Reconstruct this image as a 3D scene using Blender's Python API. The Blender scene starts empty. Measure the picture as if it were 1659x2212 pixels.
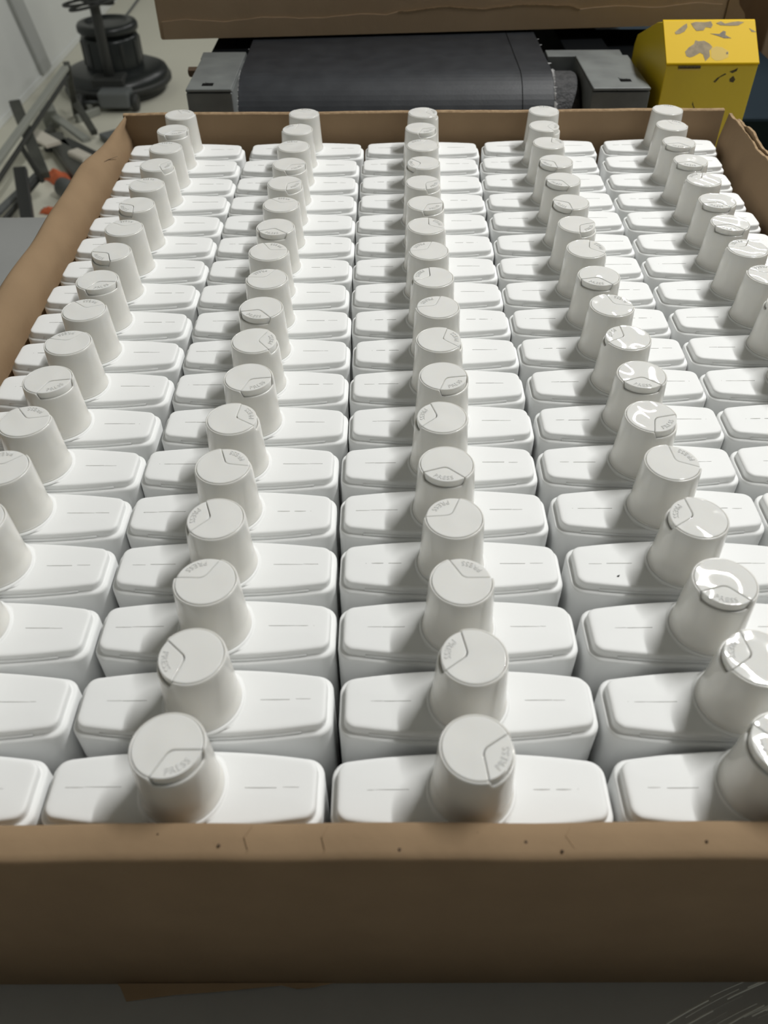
import bpy, bmesh, math, random
from mathutils import Vector, Matrix

random.seed(7)
S = bpy.context.scene
COL = S.collection
R = math.radians

# ------------------------------------------------------------------ camera
cam_data = bpy.data.cameras.new('camera')
cam = bpy.data.objects.new('camera', cam_data)
COL.objects.link(cam)
cam.location = (-0.025879, -0.121661, 0.241946)
_p, _y, _r = 0.779219, -0.003498, -0.007327
_F = Vector((math.sin(_y) * math.cos(_p), math.cos(_y) * math.cos(_p), -math.sin(_p)))
_Rt = Vector((math.cos(_y), -math.sin(_y), 0))
_Up = _Rt.cross(_F)
_R2 = _Rt * math.cos(_r) + _Up * math.sin(_r)
_U2 = _Up * math.cos(_r) - _Rt * math.sin(_r)
cam.rotation_euler = Matrix((_R2, _U2, -_F)).transposed().to_euler()
cam_data.sensor_fit = 'VERTICAL'
cam_data.sensor_height = 36.0
cam_data.sensor_width = 27.0
cam_data.lens = 1754.1 / 2212 * 36.0
cam_data.clip_start = 0.01
cam_data.clip_end = 60
cam_data.dof.use_dof = True
cam_data.dof.focus_distance = 0.43
cam_data.dof.aperture_fstop = 15.0
S.camera = cam

# ------------------------------------------------------------------ world, lights, exposure
W = bpy.data.worlds.new('world')
S.world = W
W.use_nodes = True
W.node_tree.nodes['Background'].inputs[0].default_value = (0.8, 0.85, 0.9, 1)
W.node_tree.nodes['Background'].inputs[1].default_value = 0.15
S.view_settings.view_transform = 'Standard'
S.view_settings.look = 'None'
S.view_settings.gamma = 1.0
S.view_settings.use_curve_mapping = False
S.view_settings.exposure = -0.38

CEIL = 2.0
def area(name, loc, sx, sy, power, col=(1.0, 0.995, 0.975)):
    l = bpy.data.lights.new(name, 'AREA')
    l.shape = 'RECTANGLE'
    l.size, l.size_y = sx, sy
    l.energy = power
    l.color = col
    o = bpy.data.objects.new(name, l)
    COL.objects.link(o)
    o.location = loc
    return o
TUBES = [  # x, y centre, length, power : fluorescent rows hung under the ceiling, plus one added fill lamp
    (1.0, 1.05, 1.3, 76), (1.0, 2.9, 0.9, 14), (1.0, 4.7, 0.6, 14), (1.0, 6.3, 0.6, 18),
    (1.0, -1.9, 1.3, 4),  # added behind the camera to brighten the tray front, not a known lamp
    (1.95, 4.2, 1.2, 20), (1.95, 6.4, 0.9, 18),
]
for (x, y, ln, pw) in TUBES:
    area('tube_light', (x, y, CEIL - 0.115), 0.05, ln, pw)

# ------------------------------------------------------------------ materials
def mat(name, col, rough=0.5, metal=0.0, noise=None, bump=None, spec=0.5, coat=0.0, sss=0.0, sssr=0.004, tint=None, coord='Object'):
    """noise=(scale, amount, colour2) ; bump=(scale, strength, distance)"""
    m = bpy.data.materials.new(name)
    m.use_nodes = True
    nt = m.node_tree
    b = nt.nodes['Principled BSDF']
    b.inputs['Base Color'].default_value = (*col, 1)
    b.inputs['Roughness'].default_value = rough
    b.inputs['Metallic'].default_value = metal
    b.inputs['Specular IOR Level'].default_value = spec
    b.inputs['Coat Weight'].default_value = coat
    if sss:
        b.inputs['Subsurface Weight'].default_value = sss
        b.inputs['Subsurface Radius'].default_value = (1, 0.9, 0.75)
        b.inputs['Subsurface Scale'].default_value = sssr
    tc = nt.nodes.new('ShaderNodeTexCoord')
    mp = nt.nodes.new('ShaderNodeMapping')
    nt.links.new(tc.outputs[coord], mp.inputs[0])
    m['mp'] = mp.name
    if noise:
        n = nt.nodes.new('ShaderNodeTexNoise')
        n.inputs['Scale'].default_value = noise[0]
        n.inputs['Detail'].default_value = 6
        nt.links.new(mp.outputs[0], n.inputs['Vector'])
        r = nt.nodes.new('ShaderNodeValToRGB')
        r.color_ramp.elements[0].position = 0.5 - noise[1]
        r.color_ramp.elements[1].position = 0.5 + noise[1]
        r.color_ramp.elements[0].color = (*noise[2], 1)
        r.color_ramp.elements[1].color = (*col, 1)
        nt.links.new(n.outputs[0], r.inputs[0])
        nt.links.new(r.outputs[0], b.inputs['Base Color'])
    if bump:
        n = nt.nodes.new('ShaderNodeTexNoise')
        n.inputs['Scale'].default_value = bump[0]
        n.inputs['Detail'].default_value = bump[3] if len(bump) > 3 else 3
        nt.links.new(mp.outputs[0], n.inputs['Vector'])
        bp = nt.nodes.new('ShaderNodeBump')
        bp.inputs['Strength'].default_value = bump[1]
        bp.inputs['Distance'].default_value = bump[2]
        nt.links.new(n.outputs[0], bp.inputs['Height'])
        nt.links.new(bp.outputs[0], b.inputs['Normal'])
    return m

M = {}
M['bottle'] = mat('white_bottle_plastic', (0.85, 0.86, 0.855), 0.55, spec=0.35, bump=(900, 0.06, 0.0003))
M['seam'] = mat('grey_parting_line', (0.52, 0.52, 0.50), 0.6)
M['cap'] = mat('natural_cap_plastic', (0.76, 0.75, 0.71), 0.16, spec=0.5, sss=0.35, sssr=0.003, bump=(90, 0.25, 0.0012, 1))
M['lid'] = mat('glossy_lid_plastic', (0.80, 0.80, 0.775), 0.035, spec=0.5, sss=0.3, sssr=0.003, bump=(95, 0.55, 0.0012, 0))
# per-cap offset of the wavy relief, so no two lids ripple alike
for k in ('cap', 'lid'):
    nt = M[k].node_tree
    oi = nt.nodes.new('ShaderNodeObjectInfo')
    mu = nt.nodes.new('ShaderNodeMath'); mu.operation = 'MULTIPLY'; mu.inputs[1].default_value = 7.0
    cb = nt.nodes.new('ShaderNodeCombineXYZ')
    nt.links.new(oi.outputs['Random'], mu.inputs[0])
    nt.links.new(mu.outputs[0], cb.inputs[0]); nt.links.new(mu.outputs[0], cb.inputs[2])
    nt.links.new(cb.outputs[0], nt.nodes[M[k]['mp']].inputs['Location'])
M['card'] = mat('brown_cardboard', (0.31, 0.215, 0.128), 0.85, noise=(35, 0.25, (0.265, 0.182, 0.108)), bump=(260, 0.25, 0.0006), spec=0.15)
M['card_dark'] = mat('dull_brown_cardboard', (0.40, 0.295, 0.195), 0.85, noise=(20, 0.25, (0.35, 0.255, 0.165)), bump=(200, 0.2, 0.0006), spec=0.15)
M['card_edge'] = mat('cut_cardboard_edge', (0.42, 0.30, 0.18), 0.9, noise=(300, 0.2, (0.25, 0.17, 0.10)), spec=0.1)
M['speck'] = mat('dark_speck', (0.03, 0.03, 0.03), 0.8)
M['stain'] = mat('brown_spot', (0.10, 0.065, 0.04), 0.9)
M['steel'] = mat('brushed_table_steel', (0.52, 0.53, 0.53), 0.5, metal=0.7, noise=(14, 0.3, (0.44, 0.45, 0.45)), bump=(40, 0.12, 0.001))
M['grey_paint'] = mat('grey_painted_steel', (0.19, 0.205, 0.20), 0.45, noise=(45, 0.2, (0.14, 0.15, 0.15)), spec=0.4)
M['dark_gap'] = mat('black_hole_steel', (0.004, 0.004, 0.004), 0.9, spec=0.1)
M['belt'] = mat('black_belt_rubber', (0.030, 0.034, 0.040), 0.52, noise=(60, 0.2, (0.018, 0.021, 0.026)), spec=0.5, bump=(500, 0.2, 0.0004))
M['belt_edge'] = mat('frayed_belt_threads', (0.42, 0.42, 0.42), 0.95)
M['lagging'] = mat('rough_pulley_rubber', (0.022, 0.023, 0.025), 0.75, bump=(420, 0.8, 0.002), noise=(200, 0.1, (0.05, 0.05, 0.052)))
M['machine'] = mat('dark_machine_paint', (0.004, 0.005, 0.006), 0.8, spec=0.08)
M['blue_black'] = mat('blue_black_paint', (0.010, 0.018, 0.025), 0.8, spec=0.08)
M['floor'] = mat('pale_factory_floor', (0.66, 0.65, 0.55), 0.55, noise=(1.4, 0.3, (0.59, 0.58, 0.49)), spec=0.3)
M['wall'] = mat('pale_grey_wall', (0.80, 0.82, 0.80), 0.6, noise=(1.0, 0.3, (0.73, 0.75, 0.73)), spec=0.3)
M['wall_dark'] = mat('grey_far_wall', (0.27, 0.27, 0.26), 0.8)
M['wall_pale'] = mat('pale_front_wall', (0.7, 0.7, 0.68), 0.8)
M['ceiling'] = mat('ceiling_panel', (0.36, 0.36, 0.35), 0.8)
M['pipe'] = mat('grey_strip', (0.46, 0.475, 0.46), 0.6)  # flat grey of the slanted strip on the left wall
M['olive'] = mat('olive_grey_steel', (0.085, 0.088, 0.075), 0.5, noise=(20, 0.2, (0.055, 0.057, 0.05)), metal=0.2)
M['dull'] = mat('dull_dark_steel', (0.035, 0.037, 0.035), 0.5, metal=0.2)
M['mid_grey'] = mat('mid_grey_steel', (0.12, 0.13, 0.13), 0.5)
M['pale_grey'] = mat('pale_grey_steel', (0.27, 0.28, 0.25), 0.5)
M['cream'] = mat('cream_plate_paint', (0.62, 0.58, 0.50), 0.5)
M['orange'] = mat('orange_rag_cloth', (0.55, 0.13, 0.05), 0.85)
M['black_plastic'] = mat('black_machine_plastic', (0.012, 0.015, 0.015), 0.35, spec=0.5)
M['motor'] = mat('glossy_motor_steel', (0.020, 0.024, 0.024), 0.3, metal=0.3)
M['lamp_white'] = mat('white_luminaire_steel', (0.7, 0.7, 0.7), 0.5)

# yellow paint with chipped grey patches
m = mat('chipped_yellow_paint', (0.85, 0.63, 0.03), 0.4, spec=0.5)
M['yellow'] = m
m = mat('worn_yellow_paint', (0.70, 0.46, 0.010), 0.5, spec=0.08)
M['yellow_top'] = m
M['bare'] = mat('bare_greyish_metal', (0.30, 0.235, 0.13), 0.7, noise=(180, 0.15, (0.20, 0.155, 0.085)))
M['grime'] = mat('dark_grime', (0.14, 0.10, 0.02), 0.6, noise=(400, 0.1, (0.05, 0.04, 0.02)))
M['pale_chip'] = mat('pale_yellow_scuff', (0.62, 0.45, 0.12), 0.7, spec=0.2)

# ------------------------------------------------------------------ mesh helpers
def link(name, me, m, parent=None, smooth=False, loc=None):
    o = bpy.data.objects.new(name, me)
    COL.objects.link(o)
    if m is not None and len(me.materials) == 0:
        me.materials.append(m)
    if smooth:
        for p in me.polygons:
            p.use_smooth = True
    if parent is not None:
        o.parent = parent
    if loc is not None:
        o.location = loc
    return o

def from_data(name, v, f):
    me = bpy.data.meshes.new(name)
    me.from_pydata([tuple(a) for a in v], [], f)
    me.validate()
    bm = bmesh.new(); bm.from_mesh(me)
    bmesh.ops.recalc_face_normals(bm, faces=bm.faces)
    bm.to_mesh(me); bm.free()
    return me

def box_me(name, lo, hi, bev=0.0, seg=2):
    bm = bmesh.new()
    bmesh.ops.create_cube(bm, size=1)
    for v in bm.verts:
        v.co = Vector([(lo[i] + hi[i]) / 2 + v.co[i] * (hi[i] - lo[i]) for i in range(3)])
    if bev:
        bmesh.ops.bevel(bm, geom=list(bm.edges), offset=bev, segments=seg, affect='EDGES', profile=0.5)
    me = bpy.data.meshes.new(name); bm.to_mesh(me); bm.free()
    return me

def box(name, lo, hi, m, parent=None, bev=0.0, seg=2):
    return link(name, box_me(name, lo, hi, bev, seg), m, parent)

def prism_me(name, prof, axis, a, b, bev=0.0):
    """extrude closed 2-D profile along an axis between a and b"""
    def P(u, v, w):
        return {'x': (w, u, v), 'y': (u, w, v), 'z': (u, v, w)}[axis]
    n = len(prof)
    v = [P(p[0], p[1], a) for p in prof] + [P(p[0], p[1], b) for p in prof]
    f = [tuple(range(n)), tuple(range(n, 2 * n))] + [(i, (i + 1) % n, n + (i + 1) % n, n + i) for i in range(n)]
    me = from_data(name, v, f)
    if bev:
        bm = bmesh.new(); bm.from_mesh(me)
        bmesh.ops.bevel(bm, geom=list(bm.edges), offset=bev, segments=2, affect='EDGES', profile=0.5)
        bm.to_mesh(me); bm.free()
    return me

def lathe_me(name, prof, n=48, cap_top=False, cap_bottom=False):
    v, f = [], []
    for (r, z) in prof:
        for k in range(n):
            a = 2 * math.pi * k / n
            v.append((r * math.cos(a), r * math.sin(a), z))
    for i in range(len(prof) - 1):
        for k in range(n):
            f.append((i * n + k, i * n + (k + 1) % n, (i + 1) * n + (k + 1) % n, (i + 1) * n + k))
    if cap_bottom: f.append(tuple(range(n)))
    if cap_top: f.append(tuple((len(prof) - 1) * n + k for k in range(n)))
    return from_data(name, v, f)

def tube_me(name, pts, r, n=10):
    """round tube along a polyline; r number or list"""
    v, f = [], []
    pts = [Vector(p) for p in pts]
    rs = r if isinstance(r, (list, tuple)) else [r] * len(pts)
    prev = None
    for i, p in enumerate(pts):
        d = (pts[min(i + 1, len(pts) - 1)] - pts[max(i - 1, 0)]).normalized()
        ref = prev if prev is not None else (Vector((0, 0, 1)) if abs(d.z) < 0.9 else Vector((1, 0, 0)))
        a = (ref - d * ref.dot(d)).normalized()
        prev = a
        b = d.cross(a)
        for k in range(n):
            t = 2 * math.pi * k / n
            v.append(p + (a * math.cos(t) + b * math.sin(t)) * rs[i])
    for i in range(len(pts) - 1):
        for k in range(n):
            f.append((i * n + k, i * n + (k + 1) % n, (i + 1) * n + (k + 1) % n, (i + 1) * n + k))
    f.append(tuple(range(n))); f.append(tuple((len(pts) - 1) * n + k for k in range(n)))
    return from_data(name, v, f)

def bar_me(name, a, b, w, h, bev=0.001, angle=False):
    """straight bar a->b, w wide (level), h deep; angle=True makes an L section"""
    a, b = Vector(a), Vector(b)
    d = (b - a); L = d.length; d.normalize()
    s = d.cross(Vector((0, 0, 1)))
    if s.length < 1e-3: s = Vector((1, 0, 0))
    s.normalize(); u = s.cross(d)
    if angle:
        t = min(w, h) * 0.16
        prof = [(-w/2, -h/2), (w/2, -h/2), (w/2, -h/2 + t), (-w/2 + t, -h/2 + t), (-w/2 + t, h/2), (-w/2, h/2)]
    else:
        c = min(w, h) * 0.12
        prof = [(-w/2 + c, -h/2), (w/2 - c, -h/2), (w/2, -h/2 + c), (w/2, h/2 - c), (w/2 - c, h/2), (-w/2 + c, h/2), (-w/2, h/2 - c), (-w/2, -h/2 + c)]
    n = len(prof)
    v = [a + s * p[0] + u * p[1] for p in prof] + [b + s * p[0] + u * p[1] for p in prof]
    f = [tuple(range(n)), tuple(range(n, 2 * n))] + [(i, (i + 1) % n, n + (i + 1) % n, n + i) for i in range(n)]
    return from_data(name, v, f)

def thing(name, label, cat, loc=(0, 0, 0), rotz=0.0, group=None):
    o = bpy.data.objects.new(name, None)
    COL.objects.link(o)
    o.empty_display_size = 0.02
    o.location = loc
    o.rotation_euler = (0, 0, rotz)
    tag(o, label, cat, group)
    return o

def tag(o, label, cat, group=None):
    o['label'] = label
    o['category'] = cat
    if group: o['group'] = group
    return o

def structure(o):
    o['kind'] = 'structure'
    return o

# ------------------------------------------------------------------ room shell
FZ = -1.0
structure(box('floor', (-1.72, -3.1, FZ - 0.1), (4.1, 9.1, FZ), M['floor']))
structure(box('ceiling', (-1.72, -3.1, CEIL), (4.1, 9.1, CEIL + 0.1), M['ceiling']))
structure(box('wall_left', (-1.74, -3.0, FZ), (-1.64, 9.0, CEIL), M['wall']))
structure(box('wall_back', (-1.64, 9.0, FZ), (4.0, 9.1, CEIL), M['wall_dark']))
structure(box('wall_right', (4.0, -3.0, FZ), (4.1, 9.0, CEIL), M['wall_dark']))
structure(box('wall_front', (-1.64, -3.1, FZ), (4.0, -3.0, CEIL), M['wall_pale']))
# narrow pale skirting where the left wall meets the floor
structure(box('baseboard_left', (-1.64, -2.9, FZ), (-1.634, 8.9, FZ + 0.03), M['wall'], bev=0.003))
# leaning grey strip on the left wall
structure(link('wall_strip_1', prism_me('wall_strip', [(4.17, -0.97), (4.04, -0.97), (3.36, 0.62), (3.49, 0.62)], 'x', -1.64, -1.622, 0.003), M['pipe']))

for (x, y, ln, pw) in TUBES:  # frontmost of the centre row is the added fill lamp
    side = 'centre' if x < 1.5 else 'right'
    row = sorted([q[1] for q in TUBES if q[0] == x]).index(y)
    o = thing('ceiling_light', '%s batten light of the %s ceiling row, counted from the front' % (['first', 'second', 'third', 'fourth', 'fifth'][row], side), 'light', (x, y, CEIL), 0, 'fluorescent battens under the ceiling')
    link('housing', prism_me('housing', [(-0.10, 0), (0.10, 0), (0.075, -0.10), (-0.075, -0.10)], 'y', -ln / 2 - 0.05, ln / 2 + 0.05, 0.004), M['lamp_white'], o)

# ------------------------------------------------------------------ stainless table
TZ = -0.1002
tb = thing('steel_table', 'brushed stainless steel table under the cardboard tray', 'table', (-0.2, 0.1, FZ))
def rel(o, parent):
    o.location = Vector(o.location) - parent.location
    return o
top = box('table_top', (-0.85, -0.42, TZ - 0.03), (0.60, 0.628, TZ), M['steel'], tb, bev=0.002)
top.location = -tb.location
for sx in (-0.80, 0.55):
    for sy in (-0.37, 0.575):
        lg = link('leg', tube_me('leg', [(sx, sy, FZ), (sx, sy, TZ - 0.03)], 0.02, 16), M['steel'], tb, True)
        lg.location = -tb.location
# circular grind marks, raised burrs; pale colour also paints the corner highlight
def swirl(cx, cy, r, a0, a1, w):
    v, f = [], []
    n = 14
    for i in range(n + 1):
        a = a0 + (a1 - a0) * i / n
        for rr, z in ((r, 0.0), (r + w / 2, 0.00012), (r + w, 0.0)):
            v.append((cx + rr * math.cos(a), cy + rr * math.sin(a), TZ + 0.00002 + z))
    for i in range(n):
        for k in range(2):
            b = i * 3 + k
            f.append((b, b + 1, b + 4, b + 3))
    return v, f
sv, sf = [], []
for k in range(60):
    rr = random.uniform(0.258, 0.288)
    a0 = random.uniform(1.70, 1.98)
    v, f = swirl(0.205 + random.uniform(-.01, .01), -0.30 + random.uniform(-.002, .002), rr, a0, a0 + random.uniform(0.03, 0.12), random.choice([0.0001, 0.0002, 0.0003, 0.0006]))
    b = len(sv); sv += v; sf += [tuple(q + b for q in ff) for ff in f]
M['burr'] = mat('scratch_sheen_steel', (0.80, 0.81, 0.76), 0.5, metal=0.3)
so = link('grind_marks', from_data('grind_marks', sv, sf), M['burr'], tb)
so['kind'] = 'stuff'; so.location = -tb.location

# ------------------------------------------------------------------ cardboard tray
TF = TZ + 0.0002
tray = thing('cardboard_tray', 'open brown cardboard tray packed full of white bottles', 'tray', (0, 0.26, TF))
def tray_part(name, me, m, smooth=False, label=None):
    o = link(name, me, m, tray, smooth)
    o.location = -tray.location
    if label: o['label'] = label
    return o

def sweep(name, stations):
    """stations: list of closed rings (lists of 3-D points)"""
    n = len(stations[0])
    v = [p for s in stations for p in s]
    f = []
    for i in range(len(stations) - 1):
        for k in range(n):
            f.append((i * n + k, i * n + (k + 1) % n, (i + 1) * n + (k + 1) % n, (i + 1) * n + k))
    f.append(tuple(range(n))); f.append(tuple((len(stations) - 1) * n + k for k in range(n)))
    return from_data(name, v, f)

def noise1(t, seed, amp):
    return amp * (math.sin(t * 37 + seed) + 0.6 * math.sin(t * 83 + seed * 2.3) + 0.4 * math.sin(t * 171 + seed * 5.1)) / 2

# front wall: rolled double wall, flat 9 mm top
st = []
for i in range(61):
    x = -0.238 + 0.478 * i / 60
    dz = noise1(x, 1.3, 0.0005); dy = noise1(x, 4.2, 0.0004)
    T = 0.0119 + dz
    prof = [(-0.0168 + dy, TF), (-0.0166 + dy, T - 0.0020), (-0.0170 + dy, T - 0.0006), (-0.0180 + dy, T + 0.0002), (-0.0215 + dy, T + 0.0004), (-0.0255 + dy, T + 0.0001),
            (-0.0272 + dy, T - 0.0004), (-0.0280 + dy, T - 0.0014), (-0.0283 + dy, T - 0.0034), (-0.0286, TF)]
    st.append([(x, y, z) for y, z in prof])
tray_part('front_wall', sweep('front_wall', st), M['card'], True)

# back wall: single wall, cut edge on top
st, se = [], []
for i in range(41):
    x = -0.2300 + 0.4695 * i / 40
    T = 0.0183 + 0.0012 * (x + 0.22) / 0.46 + noise1(x, 2.2, 0.0004)
    y0 = 0.5475 + noise1(x, 0.7, 0.0006)
    st.append([(x, y0 - 0.001 + 0, TF), (x, y0, T - 0.0006), (x, y0 + 0.0042, T - 0.0006), (x, y0 + 0.0042, TF)])
    se.append([(x, y0 - 0.0002, T - 0.0007), (x, y0 + 0.0006, T), (x, y0 + 0.0036, T), (x, y0 + 0.0044, T - 0.0007)])
tray_part('back_wall', sweep('back_wall', st), M['card'])
tray_part('back_wall_edge', sweep('back_wall_edge', se), M['card_edge'], label='pale cut cardboard edge')

# left wall: rolled over, leaning outwards, dented at the far corner
def lw(y):
    # (top height, top outer x)
    if y < 0.46: return 0.0145, -0.2400
    if y < 0.515:
        t = (y - 0.46) / 0.055; return 0.0145 - 0.0035 * t, -0.2400 + 0.003 * t
    t = min(1, (y - 0.515) / 0.031); return 0.011 + 0.0065 * t, -0.237 + 0.0085 * t
st = []
N = 70
for i in range(N + 1):
    y = -0.0166 + 0.5638 * i / N
    T, xo = lw(y)
    dz = noise1(y, 3.1, 0.0010); dx = noise1(y, 1.9, 0.0009)
    xi = -0.2256
    if i == 0: dz = 0; dx = 0
    T += dz
    prof = [(-0.2275, TF), (xi - 0.0008, -0.010), (xi - 0.0012, 0.0), (xi - 0.004 + dx, T * 0.55), (xi + (xo - xi) * 0.55 + dx, T * 0.88), (xi + (xo - xi) * 0.85 + dx, T),
            (xo + dx, T - 0.0006), (xo - 0.0030 + dx, T - 0.0035), (xo - 0.0040 + dx, T - 0.0075), (-0.2425, TF)]
    st.append([(x, y, z) for x, z in prof])
tray_part('left_wall', sweep('left_wall', st), M['card'], True)
# creased corner flap of the left wall
cr = [(-0.2262, 0.500, 0.0045), (-0.2292, 0.486, 0.0075), (-0.2315, 0.470, 0.0100)]
tray_part('crease', tube_me('crease', cr, [0.0001, 0.00025, 0.0001], 6), M['stain'])

# right wall: two torn plies with a gap between them
def rw(y):
    if y < 0.38: return 0.2270
    return 0.2270 + 0.0092 * min(1, (y - 0.38) / 0.14)
def torn(y, seed):
    k = 0.0012 * math.sin(y * 62 + seed) + 0.0006 * math.sin(y * 170 + seed * 3) + 0.0003 * math.sin(y * 411 + seed)
    return k
for nm, off, th, T0, seed in (('right_wall', 0.0, 0.0022, 0.0205, 0.4), ('outer_ply', 0.0034, 0.0018, 0.0215, 2.1)):
    st, se = [], []
    for i in range(111):
        y = -0.0166 + (0.5561 if off == 0 else 0.545) * i / 110
        a, b = rw(y) + off, rw(y) + off + th
        dr = 0.0
        if y > 0.50: dr = -0.0030 * max(0.0, math.sin((y - 0.50) / 0.05 * math.pi))
        T = T0 + torn(y, seed) + dr
        bow = 0.0045 + 0.0005 * math.sin(y * 31 + seed)
        if off: bow += 0.0012 * math.sin(y * 47)
        st.append([(a, y, TF), (a + bow * 0.25, y, 0.0), (a + bow, y, T), (b + bow, y, T), (b + bow * 0.25, y, 0.0), (b, y, TF)])
        se.append([(a + bow - 0.0001, y, T - 0.0004), (a + bow, y, T + 0.0003), (b + bow, y, T + 0.0003), (b + bow + 0.0001, y, T - 0.0004)])
    o = tray_part(nm, sweep(nm, st), M['card'])
    tray_part('torn_edge', sweep('torn_edge', se), M['card_edge'], label='pale torn cardboard edge')
tray_part('tray_floor', box_me('tray_floor', (-0.2274, -0.0167, TF), (0.2268, 0.5464, TF + 0.0014)), M['card'])

# torn paper ply hanging off the bottom of the front wall and the spots and creases on it
tp = [(-0.1280, -0.0288), (-0.1265, -0.0300), (-0.1235, -0.0345), (-0.112, -0.0332), (-0.105, -0.0324), (-0.094, -0.0318), (-0.083, -0.0310), (-0.076, -0.0304),
      (-0.066, -0.0296), (-0.0600, -0.0307), (-0.054, -0.0303), (-0.050, -0.0295), (-0.046, -0.0288)]
tv = [(x, y, TF + 0.0001 + 0.0012 * (1 - (-0.0288 - y) / 0.0060)) for x, y in tp]
tv += [(x, y, z + 0.0004) for x, y, z in tv]
n = len(tp)
tf = [tuple(range(n)), tuple(range(n, 2 * n))] + [(i, (i + 1) % n, n + (i + 1) % n, n + i) for i in range(n)]
tray_part('torn_flap', from_data('torn_flap', tv, tf), M['card'])
for (x, y, s) in ((-0.074, -0.0238, .0005), (-0.0225, -0.0252, .0006), (0.0135, -0.0232, .0006), (0.0235, -0.0258, .0005), (0.065, -0.0232, .0005), (-0.092, -0.0205, .0003), (0.0, -0.0205, .0003)):
    tray_part('brown_spot', lathe_me('brown_spot', [(s, 0.01215 - 0.0002), (s * 0.8, 0.01245), (s * 0.3, 0.0126)], 8, True), M['stain']).location = Vector((x, y, 0)) - tray.location
for (x, w) in ((-0.066, .0010), (-0.044, .0007), (0.010, .0012), (0.0265, .0014), (0.048, .0006)):
    pts = [(x + 0.001, -0.0180, 0.01205), (x - w, -0.0215, 0.01225), (x + w * 0.4, -0.0248, 0.0120), (x - w * .5, -0.0272, 0.0112)]
    tray_part('crease', tube_me('crease', pts, [0.00005, 0.00018, 0.00018, 0.00005], 6), M['card'])

# ------------------------------------------------------------------ bottles
A_, BM, BE, RC = 0.0442, 0.0149, 0.0112, 0.0058
def outline(d):
    """lens-ended rectangle inset by d, constant vertex count"""
    a, bm_, be_ = A_ - d, BM - d, BE - d * 0.95
    r = max(RC - d * 0.8, 0.0012)
    yc = lambda x: be_ + (bm_ - be_) * (1 - (x / a) ** 2)
    pts = []
    NX, NA = 14, 6
    cx = a - r
    slope = math.atan(2 * (bm_ - be_) * cx / a ** 2)
    q = []
    for i in range(NX):          # centre to start of corner
        x = cx * i / NX
        q.append((x, yc(x)))
    cy = yc(cx) - r * 1.01
    for i in range(NA + 1):
        t = (math.pi / 2 - slope) * (1 - i / NA)
        q.append((cx + r * math.cos(t), cy + r * math.sin(t)))
    # quadrant 1 (top right), walk clockwise
    pts += q
    pts += [(x, -y) for x, y in reversed(q)]
    pts = pts[:-1] + [(q[0][0], -q[0][1])]
    pts += [(-x, -y) for x, y in q[1:]]
    pts += [(-x, y) for x, y in reversed(q[1:])]
    return pts
BB = -0.0985
LEVELS = [(1.2, BB * 1000), (0.3, BB * 1000 + 0.8), (0, BB * 1000 + 2.2), (0, -40), (0, -5.0), (0.05, -4.4), (0.22, -3.9), (0.55, -3.55), (0.95, -3.42), (1.60, -3.40), (1.82, -3.28), (1.92, -2.9), (2.0, -1.2),
          (2.10, -0.75), (2.32, -0.36), (2.70, -0.12), (3.3, -0.01), (4.2, 0.03), (8.0, 0.20)]
def body_mesh():
    v, f = [], []
    n = None
    for d, z in LEVELS:
        o = outline(d / 1000)
        n = len(o)
        v += [(x, y, z / 1000) for x, y in o]
    L = len(LEVELS)
    for i in range(L - 1):
        for k in range(n):
            f.append((i * n + k, i * n + (k + 1) % n, (i + 1) * n + (k + 1) % n, (i + 1) * n + k))
    f.append(tuple(range(n)))
    # crown: fan to the middle line
    c = len(v)
    v.append((0, 0, 0.0003))
    for k in range(n):
        f.append(((L - 1) * n + k, (L - 1) * n + (k + 1) % n, c))
    # neck flare around the cap
    NN = 40
    b = len(v)
    prof = [(0.0150, 0.00010), (0.0144, 0.00022), (0.0140, 0.00045), (0.01385, 0.0008), (0.0137, 0.0009), (0.0125, 0.0009)]
    for r, z in prof:
        for k in range(NN):
            t = 2 * math.pi * k / NN
            yy = r * math.sin(t)
            lim = 0.0112
            yy = max(-lim, min(lim, yy)) if r > 0.0149 else yy
            v.append((r * math.cos(t), yy, z))
    for i in range(len(prof) - 1):
        for k in range(NN):
            f.append((b + i * NN + k, b + i * NN + (k + 1) % NN, b + (i + 1) * NN + (k + 1) % NN, b + (i + 1) * NN + k))
    # thin index bar on both long step faces
    o = outline(0.00165)
    for sgn in (-1, 1):
        xs = [-0.034 + 0.068 * i / 12 for i in range(13)]
        def yb(x, d):
            a = A_ - d; return (BE - d * .95) + (BM - BE) * (1 - (x / a) ** 2)
        b = len(v)
        for x in xs:
            if abs(x) < 0.004: pass
            for (d, z) in ((0.00195, -0.00335), (0.00145, -0.00335), (0.00150, -0.00225), (0.00200, -0.00215)):
                v.append((x, sgn * yb(x, d), z))
        for i in range(12):
            for k in range(3):
                f.append((b + i * 4 + k, b + i * 4 + k + 1, b + (i + 1) * 4 + k + 1, b + (i + 1) * 4 + k))
        f.append((b, b + 1, b + 2, b + 3)); e = b + 48; f.append((e, e + 1, e + 2, e + 3))
    me = bpy.data.meshes.new('bottle_body')
    me.from_pydata(v, [], f)
    bm = bmesh.new(); bm.from_mesh(me)
    bmesh.ops.recalc_face_normals(bm, faces=bm.faces)
    bm.to_mesh(me); bm.free()
    for p in me.polygons: p.use_smooth = True
    me.materials.append(M['bottle'])
    return me

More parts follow.
